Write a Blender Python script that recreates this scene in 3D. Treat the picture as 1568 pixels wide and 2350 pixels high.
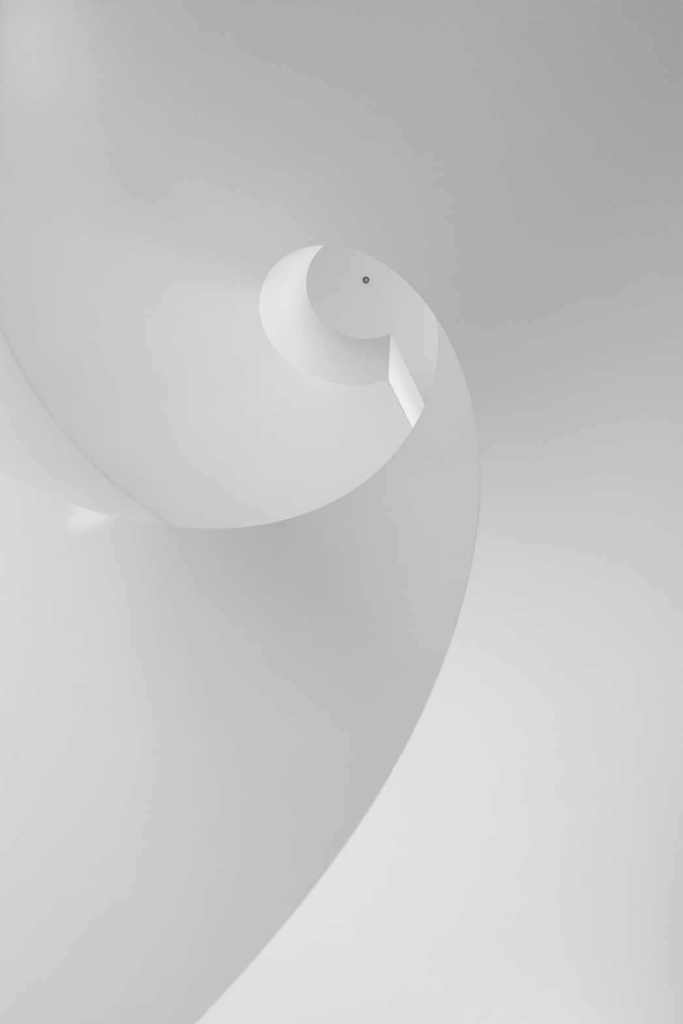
import bpy, bmesh, math
import numpy as np
from mathutils import Matrix, Vector

for o in list(bpy.data.objects):
    bpy.data.objects.remove(o)
scene = bpy.context.scene
COL = scene.collection

# ------------------------------------------------------------------ place constants
S = 0.35                      # radius of the open well in metres; lengths below are in well radii
ZF = 7.2                      # camera height above the floor, in well radii
RW = 4.2692                   # outer (stairwell wall) radius
ZC = 17.3                     # ceiling, relative to the camera
PH = 8.5273                   # azimuth of the landing edge
TEND = 13.35                  # the flight meets the floor here (radians down from the landing)


def W(x, y, z):
    return Vector((x * S, y * S, (z + ZF) * S))


# ------------------------------------------------------------------ camera
cam_d = bpy.data.cameras.new('camera')
cam = bpy.data.objects.new('camera', cam_d)
COL.objects.link(cam)
scene.camera = cam
M = np.array([[0.4030560656502063, 0.9117720924883815, 0.07885086747737778],
              [-0.8191705518161432, 0.3978486400946035, -0.41312960026135925],
              [-0.4080507504953427, 0.10192208266236077, 0.9072521557350827]])
mw = Matrix.Identity(4)
for k, v in enumerate((M[0], -M[1], -M[2])):
    for j in range(3):
        mw[j][k] = v[j]
mw.translation = W(1.2836, 0, 0)
cam.matrix_world = mw
cam_d.sensor_fit = 'HORIZONTAL'
cam_d.sensor_width = 24.0
cam_d.lens = 24.0 * 1466.7854 / 1568.0
cam_d.clip_start = 0.005
cam_d.clip_end = 100

# ------------------------------------------------------------------ world, exposure
world = bpy.data.worlds.new('world')
scene.world = world
world.use_nodes = True
world.node_tree.nodes['Background'].inputs['Color'].default_value = (1, 1, 1, 1)
world.node_tree.nodes['Background'].inputs['Strength'].default_value = 0.0
scene.view_settings.view_transform = 'Standard'
scene.view_settings.look = 'None'
scene.view_settings.gamma = 1
scene.view_settings.exposure = 0.0
scene.view_settings.use_curve_mapping = False
scene.cycles.max_bounces = 16
scene.cycles.diffuse_bounces = 14
scene.cycles.use_denoising = True
scene.cycles.use_adaptive_sampling = True
scene.cycles.adaptive_threshold = 0.12
scene.cycles.adaptive_min_samples = 16
scene.cycles.caustics_reflective = False

# light panels added out of view on the stairwell wall, no known source there:
# azimuth in degrees from the landing edge, height in well radii, width and height in metres, watts, downward tilt, spread
LIGHTS = [
    (356.5, 0.28, 0.60, 0.60, 5.89, 0, 180),
    (270, 9.94, 0.80, 0.80, 9.40, 0, 180),
    (310, 8.97, 0.80, 0.80, 7.93, 0, 180),
    (60, 14.2, 0.60, 0.60, 5.31, 0, 180),
    (330, 14.8, 0.60, 0.60, 5.97, 0, 180),
    (120, 5.79, 0.70, 0.70, 2.86, 35, 110),
    (180, 1.93, 0.70, 0.70, 1.78, 35, 110),
    (210, 3.6, 0.70, 0.70, 0.73, 0, 100),
    (270, 2.14, 0.70, 0.70, 2.34, 0, 100),
    (300, 1.42, 0.70, 0.70, 3.03, 0, 100),
    (329.5, 0.75, 0.66, 0.70, 1.84, 0, 110),
    (352, 5.95, 0.40, 0.40, 8.57, 30, 110),
    (353, 3.4, 0.30, 0.30, 11.39, 0, 180),
    (152, 5.9, 0.15, 0.15, 0.26, 0, 180),
    (160, 5.8, 0.15, 0.15, 0.21, 0, 180),
]


def add_fill_panel(name, deg, z, w, h, watts, color=(1, 1, 1), tilt=0, spread=180):
    d = bpy.data.lights.new(name, 'AREA')
    d.shape = 'RECTANGLE'
    d.size = w
    d.size_y = h
    d.energy = watts
    d.color = color
    d.spread = math.radians(spread)
    o = bpy.data.objects.new(name, d)
    COL.objects.link(o)
    th = PH + math.radians(deg)
    r = RW - 0.06
    o.location = W(r * math.cos(th), r * math.sin(th), z)
    n = Vector((-math.cos(th), -math.sin(th), -math.tan(math.radians(tilt))))
    o.rotation_euler = n.to_track_quat('-Z', 'Y').to_euler()
    return o


for az, z, wid, hei, watts, tilt, spread in LIGHTS:
    add_fill_panel('window_light', az, z, wid, hei, watts, (1, 1, 1), tilt, spread)  # invented fill to shape the shading, not an actual opening

# narrow spot added only to make the bright patch on the balustrade edge
hl_spot = bpy.data.lights.new('sun_shaft', 'SPOT')
hl_spot.energy = 240
hl_spot.spot_size = math.radians(0.95)
hl_spot.spot_blend = 1.0
hl_spot.shadow_soft_size = 0.004
hl_spot_o = bpy.data.objects.new('sun_shaft', hl_spot)
COL.objects.link(hl_spot_o)
a = PH + math.radians(327)
src = W(4.0 * math.cos(a), 4.0 * math.sin(a), 14.4)
a = PH + math.radians(467)
aim = W(math.cos(a), math.sin(a), 2.865)
hl_spot_o.location = src
hl_spot_o.rotation_euler = (aim - src).to_track_quat('-Z', 'Y').to_euler()

# ------------------------------------------------------------------ materials


def plaster(name, col, rough, bump):
    m = bpy.data.materials.new(name)
    m.use_nodes = True
    nt = m.node_tree
    b = nt.nodes['Principled BSDF']
    b.inputs['Base Color'].default_value = (*col, 1)
    b.inputs['Roughness'].default_value = rough
    b.inputs['Specular IOR Level'].default_value = 0.2
    tc = nt.nodes.new('ShaderNodeTexCoord')
    nz = nt.nodes.new('ShaderNodeTexNoise')
    nz.inputs['Scale'].default_value = 3.0
    nz.inputs['Detail'].default_value = 2.0
    bp = nt.nodes.new('ShaderNodeBump')
    bp.inputs['Strength'].default_value = bump
    bp.inputs['Distance'].default_value = 0.01
    nt.links.new(tc.outputs['Object'], nz.inputs['Vector'])
    nt.links.new(nz.outputs['Fac'], bp.inputs['Height'])
    nt.links.new(bp.outputs['Normal'], b.inputs['Normal'])
    return m


def metal(name, col, rough):
    m = bpy.data.materials.new(name)
    m.use_nodes = True
    b = m.node_tree.nodes['Principled BSDF']
    b.inputs['Base Color'].default_value = (*col, 1)
    b.inputs['Metallic'].default_value = 0.8
    b.inputs['Roughness'].default_value = rough
    return m


WHITE = plaster('white_plaster', (0.80, 0.80, 0.80), 0.7, 0.0)
FLOOR = plaster('pale_screed', (0.70, 0.70, 0.70), 0.6, 0.0)
DARK = metal('dark_steel', (0.24, 0.24, 0.24), 0.5)
DARK2 = metal('blackened_steel', (0.06, 0.06, 0.06), 0.5)
STEEL = metal('brushed_steel', (0.62, 0.62, 0.62), 0.35)

# ------------------------------------------------------------------ helix
KA = np.radians(np.arange(0, 541, 45))
CA = np.array([-0.006, 0.0251, 0.0646, 0.0026, -0.0683, -0.0222, -0.0461, 0.0159, -0.0364, -0.0086, 0.0592, 0.0818, -0.0609])
KH = np.radians(np.array([0, 30, 52, 74, 100, 150, 200, 300, 360, 420, 470, 520, 600.]))
CH = np.array([4.1101, 4.0031, 4.0125, 3.7585, 3.9312, 3.974, 3.9026, 3.8154, 3.8528, 3.7821, 3.6399, 3.6117, 3.6333])


def spl(k, c, t):
    m = np.gradient(c, k)
    t = min(t, k[-1])
    i = int(np.clip(np.searchsorted(k, t) - 1, 0, len(k) - 2))
    h = k[i + 1] - k[i]
    u = float(np.clip((t - k[i]) / h, 0, 1))
    return ((2*u**3 - 3*u**2 + 1)*c[i] + (u**3 - 2*u**2 + u)*h*m[i]
            + (-2*u**3 + 3*u**2)*c[i+1] + (u**3 - u**2)*h*m[i+1])


def z_soffit(t):
    """underside of the flight, t radians down from the landing edge"""
    u = min(max(1 - t / 1.4646, 0), 1)
    return 10.4999 - 1.3912 * t - 1.3742 * u * u + spl(KA, CA, t)


def z_rail(t):
    return z_soffit(t) + spl(KH, CH, t)


def P(r, t, z):
    return W(r * math.cos(PH + t), r * math.sin(PH + t), z)


def link(name, me, mat, parent=None, smooth=True, bevel=0.0):
    o = bpy.data.objects.new(name, me)
    COL.objects.link(o)
    me.materials.append(mat)
    if parent:
        o.parent = parent
        o.matrix_parent_inverse = parent.matrix_world.inverted()
    if bevel:
        b = o.modifiers.new('bevel', 'BEVEL')
        b.width = bevel
        b.segments = 3
        b.limit_method = 'ANGLE'
        b.angle_limit = math.radians(50)
    if smooth:
        me.polygons.foreach_set('use_smooth', [True] * len(me.polygons))
        me.set_sharp_from_angle(angle=math.radians(35))
    return o


def mesh(name, verts, faces):
    me = bpy.data.meshes.new(name)
    me.from_pydata([tuple(v) for v in verts], [], faces)
    me.update()
    bm = bmesh.new()
    bm.from_mesh(me)
    bmesh.ops.remove_doubles(bm, verts=bm.verts, dist=1e-6)
    bmesh.ops.recalc_face_normals(bm, faces=bm.faces)
    bm.to_mesh(me)
    bm.free()
    return me


def sweep(rings, closed=False):
    """loft rings of equal length into a closed-section tube, capped unless closed"""
    verts, faces, n = [], [], len(rings[0])
    for r in rings:
        verts += r
    m = len(rings)
    for i in range(m if closed else m - 1):
        for j in range(n):
            a, b = i * n + j, i * n + (j + 1) % n
            c, d = ((i + 1) % m) * n + (j + 1) % n, ((i + 1) % m) * n + j
            faces.append((a, b, c, d))
    if not closed:
        faces.append(tuple(range(n)))
        faces.append(tuple((m - 1) * n + j for j in range(n)))
    return verts, faces


# ------------------------------------------------------------------ room shell
def tag(o, **kw):
    for k, v in kw.items():
        o[k] = v
    return o


NW = 288
HW = 0.45                     # wall thickness


def wall_ring():
    rings = []
    for i in range(NW):
        t = 2 * math.pi * i / NW
        rings.append([P(RW, t, -ZF), P(RW + HW, t, -ZF), P(RW + HW, t, ZC), P(RW, t, ZC)])
    return sweep(rings, True)


tag(link('wall_outer', mesh('wall_outer', *wall_ring()), WHITE), kind='structure')


def disc(z0, z1, r):
    vs, fs, n = [], [], 192
    for z in (z0, z1):
        vs += [P(r, 2 * math.pi * i / n, z) for i in range(n)]
    fs += [tuple(range(n)), tuple(range(n, 2 * n))]
    fs += [(i, (i + 1) % n, n + (i + 1) % n, n + i) for i in range(n)]
    return vs, fs


tag(link('ceiling', mesh('ceiling', *disc(ZC, ZC + 0.6, RW + HW)), WHITE), kind='structure')
tag(link('floor', mesh('floor', *disc(-ZF - 0.5, -ZF, RW + HW)), FLOOR), kind='structure')

# ------------------------------------------------------------------ staircase
stair = bpy.data.objects.new('spiral_staircase', None)
COL.objects.link(stair)
stair.location = W(0, 0, -ZF)
bpy.context.view_layer.update()
tag(stair, label='smooth white plaster spiral staircase winding up around an open well', category='staircase')

BT = 0.26                     # balustrade thickness
RO = RW - 0.002
RISE, GO, TL = 0.4857, 2 * math.pi / 18, 0.95
ZL = 9.13 + 0.86              # top of the landing


def z_tread(t):
    if t < TL:
        return ZL
    i = int((t - TL) / GO + 1e-6)
    return ZL - RISE * (i + 1)


NR = 10
RI = 1.006                    # the flight stops a hair behind the balustrade face
ts = sorted(set([round(x, 6) for x in np.arange(0.003, TEND, math.radians(1.5))]
                + [round(TL + GO * i, 6) for i in range(40) if TL + GO * i < TEND] + [round(TEND, 6)]))
rings = []
for t in ts:
    zb = max(z_soffit(t), -ZF)
    lev = [z_tread(t - 1e-4), z_tread(t + 1e-4)]
    if lev[0] == lev[1]:
        lev = lev[:1]
    for zt in lev:
        zt = max(zt, zb + 0.05)
        ring = [P(RI + (RO - RI) * k / NR, t, zb) for k in range(NR + 1)]
        ring += [P(RI + (RO - RI) * k / NR, t, zt) for k in range(NR, -1, -1)]
        rings.append(ring)
link('flight', mesh('flight', *sweep(rings)), WHITE, stair)

tb = np.arange(0, TEND + 1e-6, math.radians(1.0))
rings = []
for t in tb:
    zb, zt = max(z_soffit(t), -ZF), z_rail(t)
    rings.append([P(1.0, t, zb + (zt - zb) * k / 12) for k in range(13)]
                 + [P(1.0 + BT, t, zt), P(1.0 + BT, t, zb + 0.05)])
link('balustrade', mesh('balustrade', *sweep(rings)), WHITE, stair, bevel=0.0015)

# straight balustrade along the open edge of the landing
z0, z1 = z_soffit(0), z_rail(0)
e_r = Vector((math.cos(PH), math.sin(PH), 0))
e_t = Vector((-math.sin(PH), math.cos(PH), 0))
rings = []
for k in range(13):
    r = 1.003 + (RO - 1.003) * k / 12
    ring = []
    for off, z in ((-0.006, z0), (-0.006, z1), (BT, z1), (BT, z0 + 0.3)):
        v = e_r * min(r, math.sqrt(RO * RO - off * off)) + e_t * off
        ring.append(W(v.x, v.y, z))
    rings.append(ring)
link('landing_balustrade', mesh('landing_balustrade', *sweep(rings)), WHITE, stair)

# ------------------------------------------------------------------ made-up frames around the added light panels
for i, (az, z, wid, hei, watts, tilt, spread) in enumerate(LIGHTS):
    th = math.radians(az)
    hw, hh, bar, dep = wid / 2 / S, hei / 2 / S, 0.06, 0.05
    c = Vector((math.cos(PH + th), math.sin(PH + th), 0))
    e = Vector((-c.y, c.x, 0))
    rings = []
    for sx, sz in ((-1, -1), (1, -1), (1, 1), (-1, 1)):
        ring = []
        for g, dr in ((0.005, 0.25), (0.005, -dep), (bar, -dep), (bar, 0.25)):
            v = c * (RW + dr) + e * (sx * (hw + g))
            ring.append(W(v.x, v.y, z + sz * (hh + g)))
        rings.append(ring)
    tag(link('window_%d' % (i + 1), mesh('window_frame', *sweep(rings, True)), WHITE, smooth=False), kind='structure')

# ------------------------------------------------------------------ sprinkler on the ceiling
SPX, SPY, SPR = -0.2715, -0.1217, 0.0865


def lathe(name, prof, mat, parent, n=48):
    """surface of revolution about the sprinkler axis; prof = (radius, drop below ceiling) in sprinkler radii, closed loop"""
    rings = []
    for i in range(n):
        a = 2 * math.pi * i / n
        rings.append([W(SPX + r * SPR * math.cos(a), SPY + r * SPR * math.sin(a), ZC - d * SPR) for r, d in prof])
    return link(name, mesh(name, *sweep(rings, True)), mat, parent)


spk = bpy.data.objects.new('ceiling_sprinkler', None)
COL.objects.link(spk)
spk.location = W(SPX, SPY, ZC)
bpy.context.view_layer.update()
tag(spk, label='small round dark grey sprinkler head on the white ceiling', category='sprinkler')
lathe('escutcheon', [(0.55, -0.02), (1.0, -0.02), (1.0, 0.08), (0.93, 0.2), (0.62, 0.24), (0.55, 0.1)], DARK, spk)
lathe('cup', [(0.02, 0.0), (0.6, 0.0), (0.6, 0.3), (0.52, 0.34), (0.02, 0.12)], DARK2, spk)
lathe('deflector', [(0.02, 0.62), (0.3, 0.6), (0.46, 0.56), (0.46, 0.64), (0.3, 0.68), (0.02, 0.7)], STEEL, spk)
lathe('bulb', [(0.004, 0.1), (0.08, 0.12), (0.1, 0.4), (0.12, 0.74), (0.004, 0.78)], DARK2, spk, 24)
for sgn in (-1, 1):
    vs = []
    for dz, x, w in ((0.1, 0.42, 0.07), (0.35, 0.44, 0.07), (0.58, 0.2, 0.07), (0.64, 0.05, 0.07)):
        vs.append([W(SPX + sgn * (x + a) * SPR, SPY + b * SPR, ZC - dz * SPR)
                   for a, b in ((-w, -w), (w, -w), (w, w), (-w, w))])
    link('frame_arm', mesh('frame_arm', *sweep(vs)), STEEL, spk, smooth=False)
